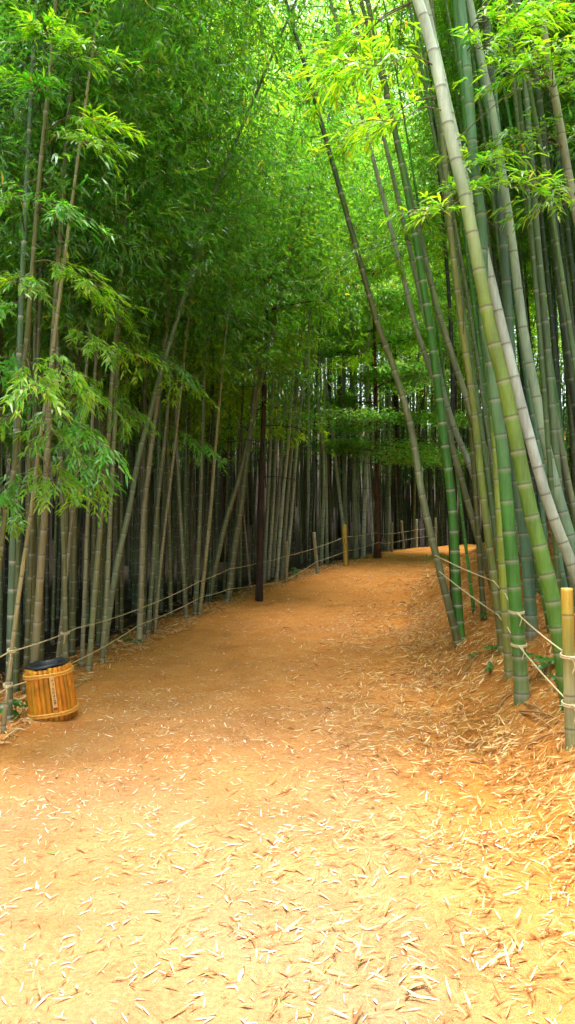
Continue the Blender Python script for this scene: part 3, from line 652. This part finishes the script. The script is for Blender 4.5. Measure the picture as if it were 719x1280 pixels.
p2 = np.array([at(472, 700, 22.6)[0], 22.6, 0])
tree('tree', 'reddish-brown tree trunk with layered pale green boughs, standing at the bend', p2, (p2[0] - .1, 22.7, 14.5), .085, M_bark_red,
     [(3.0, 5.6, 2.6, .05), (3.5, .4, 3.0, .0), (3.3, 3.6, 1.5, .1)] + [(3.9 + i * .45, (2.4 * i + 4.2) % 6.28, 2.7 - .05 * i, .12) for i in range(20)], 36000, (.16, .32, .06), 43, dead=[(1.9 + .25 * i, 2.4 * i, 1.9 + .5 * (i % 3), .2) for i in range(13)], Lm=.12, Wm=.06, spread=(.4, .4, .07))
GB = 'leafy trees rising behind the bamboos at the bend'
rg = np.random.default_rng(77)
for k, (x, y, h) in enumerate([(-2.2, 24.5, 19), (1.6, 29.5, 24), (5.0, 33.5, 25), (8.5, 33.0, 22), (-5.5, 28, 20), (10.5, 27, 19), (2.6, 36, 27), (-1.8, 33, 25), (9.6, 24.0, 17), (12.0, 29.5, 20), (6.9, 30.6, 22), (13.2, 37.5, 22), (17.0, 36.5, 20), (11.2, 34.5, 21)]):  # some of these trees are added to shade the far end of the path
    lim = [(9.2 + (h - 9.6) * i / 22, rg.uniform(0, 6.28), rg.uniform(2.2, 3.6) * (1 - .35 * i / 22), rg.uniform(.15, .5)) for i in range(23)]
    tree('tree', 'tall leafy yellow-green tree closing the view above the bend', (x, y), (x + rg.uniform(-.6, .6), y, h), .15, M_bark_dark, lim, 11000, BL, 60 + k * 2, GB, Lm=.13, Wm=.065)

# ------------------------------------------------------------------ fence: posts and ropes
def post(label, base, H, r, mat_tint, tilt=(0, 0), yellow=False, group=None):
    root = thing('fence_post', label, 'fence post', base, group)
    C = np.array([[tilt[0] * t * H, tilt[1] * t * H, t * H] for t in np.linspace(0, 1, 40)]) + base
    nd = np.array([.12, .34, .60, .88, 1.2]); nd = nd[nd < H - .05]
    rows = [(-.2, 1, 0, 0)]
    for a in nd: rows += [(a - .03, 1, 0, 0), (a - .008, 1.02, .35, 0), (a + .002, 1.08, 0, .6), (a + .015, 1.01, 0, 0), (a + .03, 1, 0, 0)]
    rows += [(H - .02, 1, 0, 0), (H, .97, .15, 0), (H, .78, .4, 0), (H - .05, .74, 0, .8)]
    rows = np.array(rows); q = rows[:, 0]
    P = base + np.stack([tilt[0] * q, tilt[1] * q, q], 1)
    sides = 14; a = np.linspace(0, 2 * math.pi, sides, endpoint=False); Rr = r * rows[:, 1]
    V = P[:, None, :] + Rr[:, None, None] * np.stack([np.cos(a), np.sin(a), 0 * a], 1)[None]
    i = np.arange(len(P) - 1)[:, None] * sides; j = np.arange(sides)[None]; kk = (j + 1) % sides
    Q = np.stack([i + j, i + kk, i + sides + kk, i + sides + j], -1).reshape(-1, 4)
    t = np.clip(q / H, 0, 1)
    tint = np.stack([np.interp(t, [s for s, _ in mat_tint], [c_[m] for _, c_ in mat_tint]) for m in range(3)], 1)
    rep = lambda x: np.repeat(x, sides, 0)
    obj('culm', V.reshape(-1, 3), [Q, np.array([np.arange(sides) + (len(P) - 1) * sides])], M_culm, root, {'tint': rep(tint), 'ring': rep(rows[:, 2]), 'scar': rep(rows[:, 3])}, True, base)
    return root
def ring_knot(M, c, r, tw=.006, turns=2, axis=None):
    for t in range(turns):
        a = np.linspace(0, 2 * math.pi, 17)
        V, p = tube(np.asarray(c) + np.stack([np.cos(a) * r, np.sin(a) * r, 0 * a + t * tw * 1.8 - .004 + .008 * np.sin(a)], 1), tw, 5, False); M.add(V, p)

base_r = hit(714, 934); YP = base_r[1]; base_r[2] = float(ground(base_r[0], base_r[1]))
Hr = at(709, 735, YP)[2] - base_r[2]
OLDW = (.30, .27, .14)
post('cut bamboo post with a yellow top, both bank ropes tied round it', base_r, Hr, .039, [(0, (.2, .22, .10)), (.35, (.34, .33, .17)), (.6, (.30, .29, .07)), (.8, (.40, .32, .05)), (1, (.55, .33, .04))], (-.015, 0))
fposts = [(358, 17.5, 677, 'first fence post past the dark tree trunk, olive and upright', OLDW, -.01), (397, 18.8, 665, 'grey fence post tilting left, second past the dark tree', (.34, .32, .22), -.09), (432, 20.2, 656, 'golden bamboo fence post, brightest of the row', (.55, .38, .06), -.03),
          (490, 25.0, 653, 'grey fence post first beyond the reddish tree trunk', (.30, .29, .2), 0), (505, 26.2, 651, 'thin fence post tilted left, second beyond the reddish tree', (.3, .28, .18), -.08), (521, 27.2, 649, 'pale fence post third beyond the reddish tree trunk', (.45, .45, .38), 0), (545, 28.2, 647, 'last fence post, half hidden where the path turns', (.3, .3, .22), 0)]
FP = []
for px, Y, top, lb, tn, tl in fposts:
    x = at(px, 690, Y)[0]; b = np.array([x, Y, float(ground(x, Y))]); H = at(px, top, Y)[2] - b[2]
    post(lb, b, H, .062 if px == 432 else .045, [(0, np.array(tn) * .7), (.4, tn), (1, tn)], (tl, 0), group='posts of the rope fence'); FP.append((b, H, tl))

def rope(label, pts, r=.009, sag=.03, group=None, knots=()):
    P = []
    for i in range(len(pts) - 1):
        a, b = np.asarray(pts[i]), np.asarray(pts[i + 1]); n = 14; t = np.linspace(0, 1, n, endpoint=False)[:, None]
        P.append(a + (b - a) * t - np.array([0, 0, 1]) * sag * 4 * t * (1 - t) * np.linalg.norm(b - a) / 3)
    P = np.concatenate(P + [np.asarray(pts[-1])[None]])
    root = thing('rope', label, 'rope', P[0], group)
    s = np.concatenate([[0], np.cumsum(np.linalg.norm(np.diff(P, axis=0), axis=1))])
    Q = np.stack([np.interp(np.arange(0, s[-1], .018), s, P[:, i]) for i in range(3)], 1)
    M = Mesh(); V, p = tube(Q, r * (1 + .13 * np.sin(np.arange(len(Q)) * 2.3)), 6); M.add(V, p)
    M.build('strand', M_rope, root, P[0])
    for c, kr in knots:
        K = Mesh(); ring_knot(K, c, kr, .007, 2)
        e = np.asarray(c) + np.array([0, -kr - .005, 0])
        V, p = tube(spline([e, e + [.015, -.02, -.05], e + [.0, -.015, -.11]], .02), .005, 5); K.add(V, p)
        K.build('knot', M_rope, root, P[0])
    return root
GRP = 'ropes of the fence'
def fz(i, hpx):
    b, H, tl = FP[i]; Y = fposts[i][1]; z = at(fposts[i][0], hpx, Y)[2]
    return np.array([b[0] + tl * (z - b[2]), Y - .055, z])
up = [at(-40, 838, 5.4), at(12, 815, 6.27), at(96, 785, 8.3), at(174, 761, 10.35), at(249, 727, 12.85), at(287, 711, 14.2), at(322, 704, 15.6), fz(0, 695), fz(1, 685), fz(2, 671), at(471, 666, 22.4), fz(3, 667), fz(4, 665), fz(5, 662), fz(6, 659)]
lo = [at(-40, 886, 5.4), at(11, 859, 6.27), at(92, 828, 8.2), at(174, 781, 10.35), at(252, 746, 12.85), at(287, 736, 14.2), at(322, 731, 15.6), fz(0, 725), fz(1, 702), fz(2, 689), at(473, 678, 22.4), fz(3, 678), fz(4, 675), fz(5, 672), fz(6, 669)]
def culm_at(key, z):
    C = ROOTS[key][1]; return np.array([np.interp(z, C[:, 2], C[:, i]) for i in range(3)])
rope('upper straw rope of the long fence passing behind the bin to the bend', up, .0065, .025, GRP, [(culm_at('tied', up[1][2]), .035), (culm_at('binpost', at(81, 791, 8.0)[2]), .045)])
rope('lower straw rope of the long fence, dipping behind the bin', lo, .0065, .03, GRP, [(culm_at('tied', lo[1][2]), .035)])
def fr(key, py, Y, out=.06):
    z = at(600, py, Y)[2]; c = culm_at(key, z); return c + np.array([-.02, -out, 0])
pu = np.array([base_r[0] - .012, YP - .05, at(708, 820, YP)[2]]); pl = np.array([base_r[0] - .006, YP - .05, at(709, 880, YP)[2]])
Yr = {k_: ROOTS[k_][1][0][1] for k_ in ROOTS}
ub = [fr('bowed', 694, Yr['bowed'], .05), fr('roped_thin', 726, Yr['roped_thin'], .065), fr('lime_foot', 742, Yr['lime_foot'], .085), fr('gateway', 765, Yr['gateway'], .065), pu]
lb_ = [fr('bowed', 714, Yr['bowed'], .05), fr('roped_thin', 768, Yr['roped_thin'], .065), fr('lime_foot', 783, Yr['lime_foot'], .085), fr('gateway', 806, Yr['gateway'], .065), pl]
rope('upper pale rope strung between the bamboos on the bank and the yellow-topped post', ub + [pu + np.array([.5, -1.2, .03])], .006, .03, GRP, [(culm_at('gateway', ub[3][2]), .062), (pu + np.array([0, .05, 0]), .05)])
rope('lower pale rope strung between the bamboos on the bank and the yellow-topped post', lb_ + [pl + np.array([.5, -1.2, .03])], .006, .03, GRP, [(culm_at('gateway', lb_[3][2]), .062), (pl + np.array([0, .05, 0]), .05)])

# ------------------------------------------------------------------ bin
pb = hit(69, 899); pb[1] += .12; pb[2] = float(ground(pb[0], pb[1]))
pb = np.array([at(68, 895, pb[1])[0], pb[1], pb[2]])
rb, hb = 27.5 / F * pb[1], 66.0 / F * pb[1]
bin_ = thing('waste_bin', 'orange barrel-shaped waste bin of upright bamboo staves with black liner', 'bin', pb)
bin_.rotation_euler = (math.radians(2), math.radians(-7.5), math.radians(0))
M = Mesh(); ns = 27; rgb = np.random.default_rng(5)
for k in range(ns):
    a = 2 * math.pi * k / ns; sr = rb * math.sin(math.pi / ns) * 1.04
    w = np.linspace(0, 1, 17); rr = (rb - sr) * (1 + .05 * np.sin(w * math.pi) + .03 * (1 - w))
    top = hb * (1 + .016 * rgb.standard_normal()); jn = rgb.uniform(.3, .75)
    P = np.stack([np.cos(a) * rr, np.sin(a) * rr, w * top - .015 + .0 * w], 1)
    rad = sr * (1 + .06 * np.exp(-((w - jn) / .05) ** 2))
    V, p = tube(P, rad, 8); tc = np.array([.60, .235, .014]) * rgb.uniform(.7, 1.2) * np.array([1, rgb.uniform(.85, 1.25), 1])
    M.add(V, p, tint=np.repeat(tc * np.where(w < .1, .5, np.where(abs(w - jn) < .07, .8, 1))[:, None], 8, 0))
M.build('body', M_stave, bin_)
for h, m in ((.12, 1.0), (.84, 1.0)):
    K = Mesh()
    for dz in (-.011, .009):
        a = np.linspace(0, 2 * math.pi, 65); rr = rb * (1 + .05 * math.sin(h * math.pi) + .03 * (1 - h)) + .006
        V, p = tube(np.stack([np.cos(a) * rr, np.sin(a) * rr, h * hb + dz + .004 * np.sin(3 * a)], 1), .011 * (1 + .1 * np.sin(a * 30)), 6, False); K.add(V, p)
    K.build('hoop', M_hoop, bin_)
a = np.linspace(0, 2 * math.pi, 40, endpoint=False); prof = [(rb * .985, hb * .99), (rb * .99, hb * 1.018), (rb * .88, hb * 1.03), (rb * .75, hb * 1.01), (rb * .73, hb * .93), (rb * .70, hb * .82), (rb * .4, hb * .78), (.001, hb * .77)]
V = np.array([[np.cos(t) * q * (1 + .012 * np.sin(9 * t + i)), np.sin(t) * q * (1 + .012 * np.sin(7 * t)), z + .006 * np.sin(5 * t + i)] for i, (q, z) in enumerate(prof) for t in a])
i = np.arange(len(prof) - 1)[:, None] * 40; j = np.arange(40)[None]; kk = (j + 1) % 40
obj('liner', V, [np.stack([i + j, i + kk, i + 40 + kk, i + 40 + j], -1).reshape(-1, 4)], M_liner, bin_)
# name strip: a split of pale bamboo with a column of brushed signs
an = math.radians(-66); o_ = np.array([math.cos(an), math.sin(an), 0]); s_ = np.array([-math.sin(an), math.cos(an), 0]); z_ = np.array([0, 0, 1.0])
rs = rb * 1.075
def plate(c, w, h, t, M, rot=0):
    sw = s_ * math.cos(rot) + z_ * math.sin(rot); zw = -s_ * math.sin(rot) + z_ * math.cos(rot)
    V = np.array([c + sw * x * w / 2 + zw * y * h / 2 + o_ * d * t for d in (0, 1) for x, y in ((-1, -1), (1, -1), (1, 1), (-1, 1))])
    M.add(V, [np.array([[3, 2, 1, 0], [4, 5, 6, 7], [0, 1, 5, 4], [1, 2, 6, 5], [2, 3, 7, 6], [3, 0, 4, 7]])])
T = Mesh(); plate(o_ * rs + z_ * hb * .51, .040, hb * .60, .010, T); tg = T.build('name_strip', M_tag, bin_, smooth=False)
K = Mesh(); rgb = np.random.default_rng(9)
for q in range(7):
    zc_ = hb * (.74 - .068 * q)
    for m in range(4): plate(o_ * (rs + .0105) + z_ * (zc_ + rgb.uniform(-.012, .012)) + s_ * rgb.uniform(-.008, .008), rgb.uniform(.008, .02), .0035, .0015 + .0004 * m, K, rgb.choice([0, 1.57, .7, -.6]) + rgb.uniform(-.2, .2))
K.build('lettering', M_ink, tg, smooth=False)
K = Mesh(); plate(o_ * (rs + .0105) + z_ * hb * .235, .036, .022, .002, K); K.build('seal', M_seal, tg, smooth=False)

# ------------------------------------------------------------------ litter
def litter(name, n, ys, pick, Lr, green=.01, lift=.02, bunch=0.0, seed=0, palette='path'):
    rg = np.random.default_rng(seed)
    y = rg.uniform(*ys, n * 5); x = pick(y, rg)
    dr_ = .5 + .5 * np.sin(2.3 * x + 1.7 * y + 1.5 * np.sin(1.9 * y)) * np.sin(1.3 * x - 2.6 * y + np.sin(3 * x)) + .25 * np.sin(7 * x + 5 * y) * np.sin(6 * y - 4 * x)
    f = (np.abs(x / np.maximum(y, .1) * F) < 470) & (rg.random(len(x)) < (.35 + .75 * dr_).clip(.12, 1))
    x, y = x[f][:n], y[f][:n]
    n = len(x); z = ground(x, y)
    a = rg.uniform(0, 2 * math.pi, n) if palette == 'path' else rg.normal(.4, .9, n)
    e = .02
    gx = (ground(x + e, y) - ground(x - e, y)) / (2 * e); gy = (ground(x, y + e) - ground(x, y - e)) / (2 * e)
    Nn = norm(np.stack([-gx, -gy, np.ones(n)], 1) + rg.standard_normal((n, 3)) * (.18 if palette == 'path' else .38))
    D = np.stack([np.cos(a), np.sin(a), gx * np.cos(a) + gy * np.sin(a) + rg.normal(0, .07 if palette == 'path' else .2, n)], 1)
    L = Lr[0] + (Lr[1] * 1.25 - Lr[0]) * rg.beta(1.3, 3.2, n); W = L * rg.uniform(.07, .14, n)
    pal = np.array([(.70, .58, .40), (.80, .73, .60), (.46, .30, .13), (.26, .085, .025), (.34, .15, .05), (.64, .48, .28)]) if palette == 'path' else np.array([(.58, .34, .13), (.72, .52, .28), (.46, .20, .055), (.27, .09, .025), (.56, .29, .09), (.64, .41, .17)])
    w = [.22, .18, .12, .18, .16, .14]
    tt = pal[rg.choice(6, n, p=w)] * (.75 + .4 * rg.random((n, 1)))
    g = rg.random(n) < green; tt[g] = np.array([.12, .22, .03])
    V, p, tt = leaves(np.stack([x, y, z + .003 + lift * rg.random(n)], 1) - D * L[:, None] / 2, D, Nn, L, W, tt, True, rg.uniform(-.28, .28, (n, 1)), .3)
    M = Mesh(); M.add(V, p, tint=tt); return tag(M.build(name, M_litter, smooth=False), kind='stuff')
def on_path(y, rg):
    l_, r_ = np.interp(y, _yy, _XL), np.interp(y, _yy, _XR); return l_ + (r_ - l_) * rg.beta(1.0, .85, len(y))
def on_bank(y, rg): return np.interp(y, _yy, _XR) + np.where(rg.random(len(y)) < .78, np.abs(rg.standard_normal(len(y))) * 1.3, -np.abs(rg.standard_normal(len(y))) * .75)
def on_edge(y, rg): return np.interp(y, _yy, _XL) + .25 - np.abs(rg.standard_normal(len(y))) * .6
litter('fallen_leaves', 8500, (1.8, 8), on_path, (.022, .088), .012, .006, seed=1)
litter('fallen_leaves', 5000, (8, 24), on_path, (.045, .10), .006, .006, seed=2)
litter('leaf_litter', 21000, (2.6, 13), on_bank, (.04, .125), .006, .05, seed=3, palette='bank')
litter('leaf_litter', 4000, (13, 24), on_bank, (.08, .17), .004, .05, seed=4, palette='bank')
litter('leaf_litter', 8000, (5.6, 22), on_edge, (.05, .15), .004, .03, seed=5, palette='bank')

rg = np.random.default_rng(31); n = 2600
y = rg.uniform(1.9, 9, n); x = np.interp(y, _yy, _XL) + rg.random(n) * (np.interp(y, _yy, _XR) - np.interp(y, _yy, _XL) + .8)
k_ = np.abs(x / y * F) < 430; x, y = x[k_], y[k_]; n = len(x); sz = .0025 + .009 * rg.random(n) ** 4
c6 = np.array([[1, 0, 0], [0, 1, 0], [-1, 0, 0], [0, -1, 0], [0, 0, 1], [0, 0, -1]], float)
V = np.stack([x, y, ground(x, y) + sz * .25], 1)[:, None, :] + c6[None] * sz[:, None, None] * rg.uniform(.6, 1.3, (n, 6, 1)) * np.array([1, 1, .7])
T_ = np.array([[0, 1, 4], [1, 2, 4], [2, 3, 4], [3, 0, 4], [1, 0, 5], [2, 1, 5], [3, 2, 5], [0, 3, 5]])
M = Mesh(); M.add(V.reshape(-1, 3), [(np.arange(n)[:, None, None] * 6 + T_[None]).reshape(-1, 3)], tint=np.repeat(np.array([.42, .24, .10]) * rg.uniform(.45, 1.4, (n, 1)), 6, 0))
tag(M.build('gravel', M_litter, smooth=False), kind='stuff')
# fallen twigs and sheaths on the bank
def stick(name, label, cat, a, b, r, mat, group=None, bow=.03, flat=1.0):
    a = np.array([a[0], a[1], float(ground(a[0], a[1])) + r * .8]); b = np.array([b[0], b[1], float(ground(b[0], b[1])) + r * .8])
    m = (a + b) / 2; m[2] = max(m[2], float(ground(m[0], m[1])) + r) + bow
    P = spline([a, m, b], .03); V, p = tube(P, r * (1 - .45 * np.linspace(0, 1, len(P)) + .1 * np.sin(np.arange(len(P)) * .9)), 6)
    return tag(obj(name, V, p, mat, None, None, True, a), label, cat, group)
GS = 'dry sheaths lying on the bank'
for q, (p0, p1_, r, lb) in enumerate([((655, 880), (690, 902), .011, 'brown dry sheath next to the foot of the double-roped bamboo'), ((650, 890), (708, 906), .010, 'long pale dry sheath below the double-roped bamboo, topmost of the fan'),
                                      ((652, 893), (690, 912), .010, 'lower dry sheath in the fan below the double-roped bamboo'), ((660, 932), (716, 917), .012, 'dark red-brown branch lying below the yellow-topped post'),
                                      ((622, 888), (642, 868), .010, 'short brown sheath left of the double-roped bamboo foot'), ((580, 845), (602, 818), .010, 'weathered twig on the slope below the white-ringed bamboo')]):
    stick('fallen_branch', lb, 'branch', hit(*p0), hit(*p1_), r, M_sheath, GS)

# small green plants
def weed(label, base, n, L, spread, seed, tint=(.05, .2, .02)):
    rg = np.random.default_rng(seed); root = thing('wild_plant', label, 'plant', base, 'small wild plants')
    M = Mesh(); ML = Mesh()
    for k in range(n):
        a = rg.uniform(0, 6.28); tip = base + np.array([math.cos(a), math.sin(a), 0]) * spread * rg.uniform(.2, 1) + np.array([0, 0, rg.uniform(.4, 1.1) * spread])
        tip[2] = max(tip[2], float(ground(tip[0], tip[1])) + .04)
        V, p = tube(spline([base, (base + tip) / 2 + np.array([0, 0, .02]), tip], .03), .0025, 4); M.add(V, p)
        m = 5; D = rg.standard_normal((m, 3)) * np.array([1, 1, .3])
        V, p, tt = leaves(np.tile(tip, (m, 1)), D, rg.standard_normal((m, 3)) * .3 + np.array([0, -.4, 1]), L * rg.uniform(.7, 1.2, m), L * .5, leaf_tint(m, tint, rg, .3, 0), True, .1, .1); ML.add(V, p, tint=tt)
    M.build('stem', M_twig, root, base); ML.build('foliage', M_leaf, root, base, smooth=False)
for q, (px, py, n, L, s, lb) in enumerate([(22, 897, 9, .09, .16, 'leafy green plant growing beside the bin'), (612, 818, 6, .06, .10, 'small green weed on the bank between the white-ringed and double-roped bamboos'), (613, 842, 6, .05, .08, 'lowest small weed on the bank beside the brown litter'),
                                           (592, 826, 4, .05, .07, 'tiny weed just below the white-ringed bamboo'), (680, 846, 11, .08, .17, 'bright broad-leaved plant under the lower rope on the bank'), (697, 862, 6, .07, .10, 'dark green plant against the foot of the thickest bamboo'),
                                           (162, 807, 5, .07, .12, 'small dark plant at the feet of the roped bamboos'), (372, 722, 9, .09, .22, 'low green plant by the first fence post'), (604, 776, 5, .06, .10, 'pale green weed on the slope above the middle of the lower rope')]):
    weed(lb, hit(px, py), n, L, s, 500 + q)
# a low tuft of grass at the corner of the bank
gh = hit(548, 700); rg = np.random.default_rng(3); n = 260
P = np.stack([gh[0] + .1 + rg.standard_normal(n) * .22, gh[1] + rg.standard_normal(n) * .35, np.zeros(n)], 1); P[:, 2] = ground(P[:, 0], P[:, 1])
V, p, tt = leaves(P, rg.standard_normal((n, 3)) * .4 + np.array([0, 0, 1]), rg.standard_normal((n, 3)), rg.uniform(.1, .22, n), .012, leaf_tint(n, (.16, .20, .03), rg), True)
M = Mesh(); M.add(V, p, tint=tt); tag(M.build('grass', M_leaf, smooth=False), kind='stuff')

# ------------------------------------------------------------------ light
to_sun = Vector((.02, -.02, 1.0)).normalized()
el = math.asin(to_sun.z); az = math.atan2(to_sun.x, to_sun.y)
W = bpy.data.worlds.new('World'); SC.world = W; W.use_nodes = True
nt = W.node_tree; bg = nt.nodes['Background']
sky = nt.nodes.new('ShaderNodeTexSky'); sky.sky_type = 'NISHITA'; sky.sun_disc = False
sky.sun_elevation = el; sky.sun_rotation = az % (2 * math.pi); sky.dust_density = 2.5; sky.air_density = 1.0
hs = nt.nodes.new('ShaderNodeHueSaturation'); hs.inputs['Saturation'].default_value = .4
nt.links.new(sky.outputs[0], hs.inputs['Color']); nt.links.new(hs.outputs[0], bg.inputs['Color']); bg.inputs['Strength'].default_value = .115
sd = bpy.data.lights.new('sun', 'SUN'); sd.energy = 3.0; sd.angle = math.radians(26); sd.color = (1, .97, .92)
so = bpy.data.objects.new('sun', sd); COL.objects.link(so); so.location = (0, 0, 40)
so.rotation_euler = to_sun.to_track_quat('Z', 'Y').to_euler()
SC.view_settings.view_transform = 'Standard'; SC.view_settings.look = 'None'
SC.view_settings.exposure = 2.62; SC.view_settings.gamma = 1.0; SC.view_settings.use_curve_mapping = False
SC.render.engine = 'CYCLES'
cy = SC.cycles
cy.use_denoising = True; cy.use_adaptive_sampling = True; cy.adaptive_threshold = .03; cy.max_bounces = 7; cy.diffuse_bounces = 5; cy.glossy_bounces = 2; cy.transmission_bounces = 6; cy.transparent_max_bounces = 4
cy.caustics_reflective = False; cy.caustics_refractive = False
cy.sample_clamp_indirect = 8.0
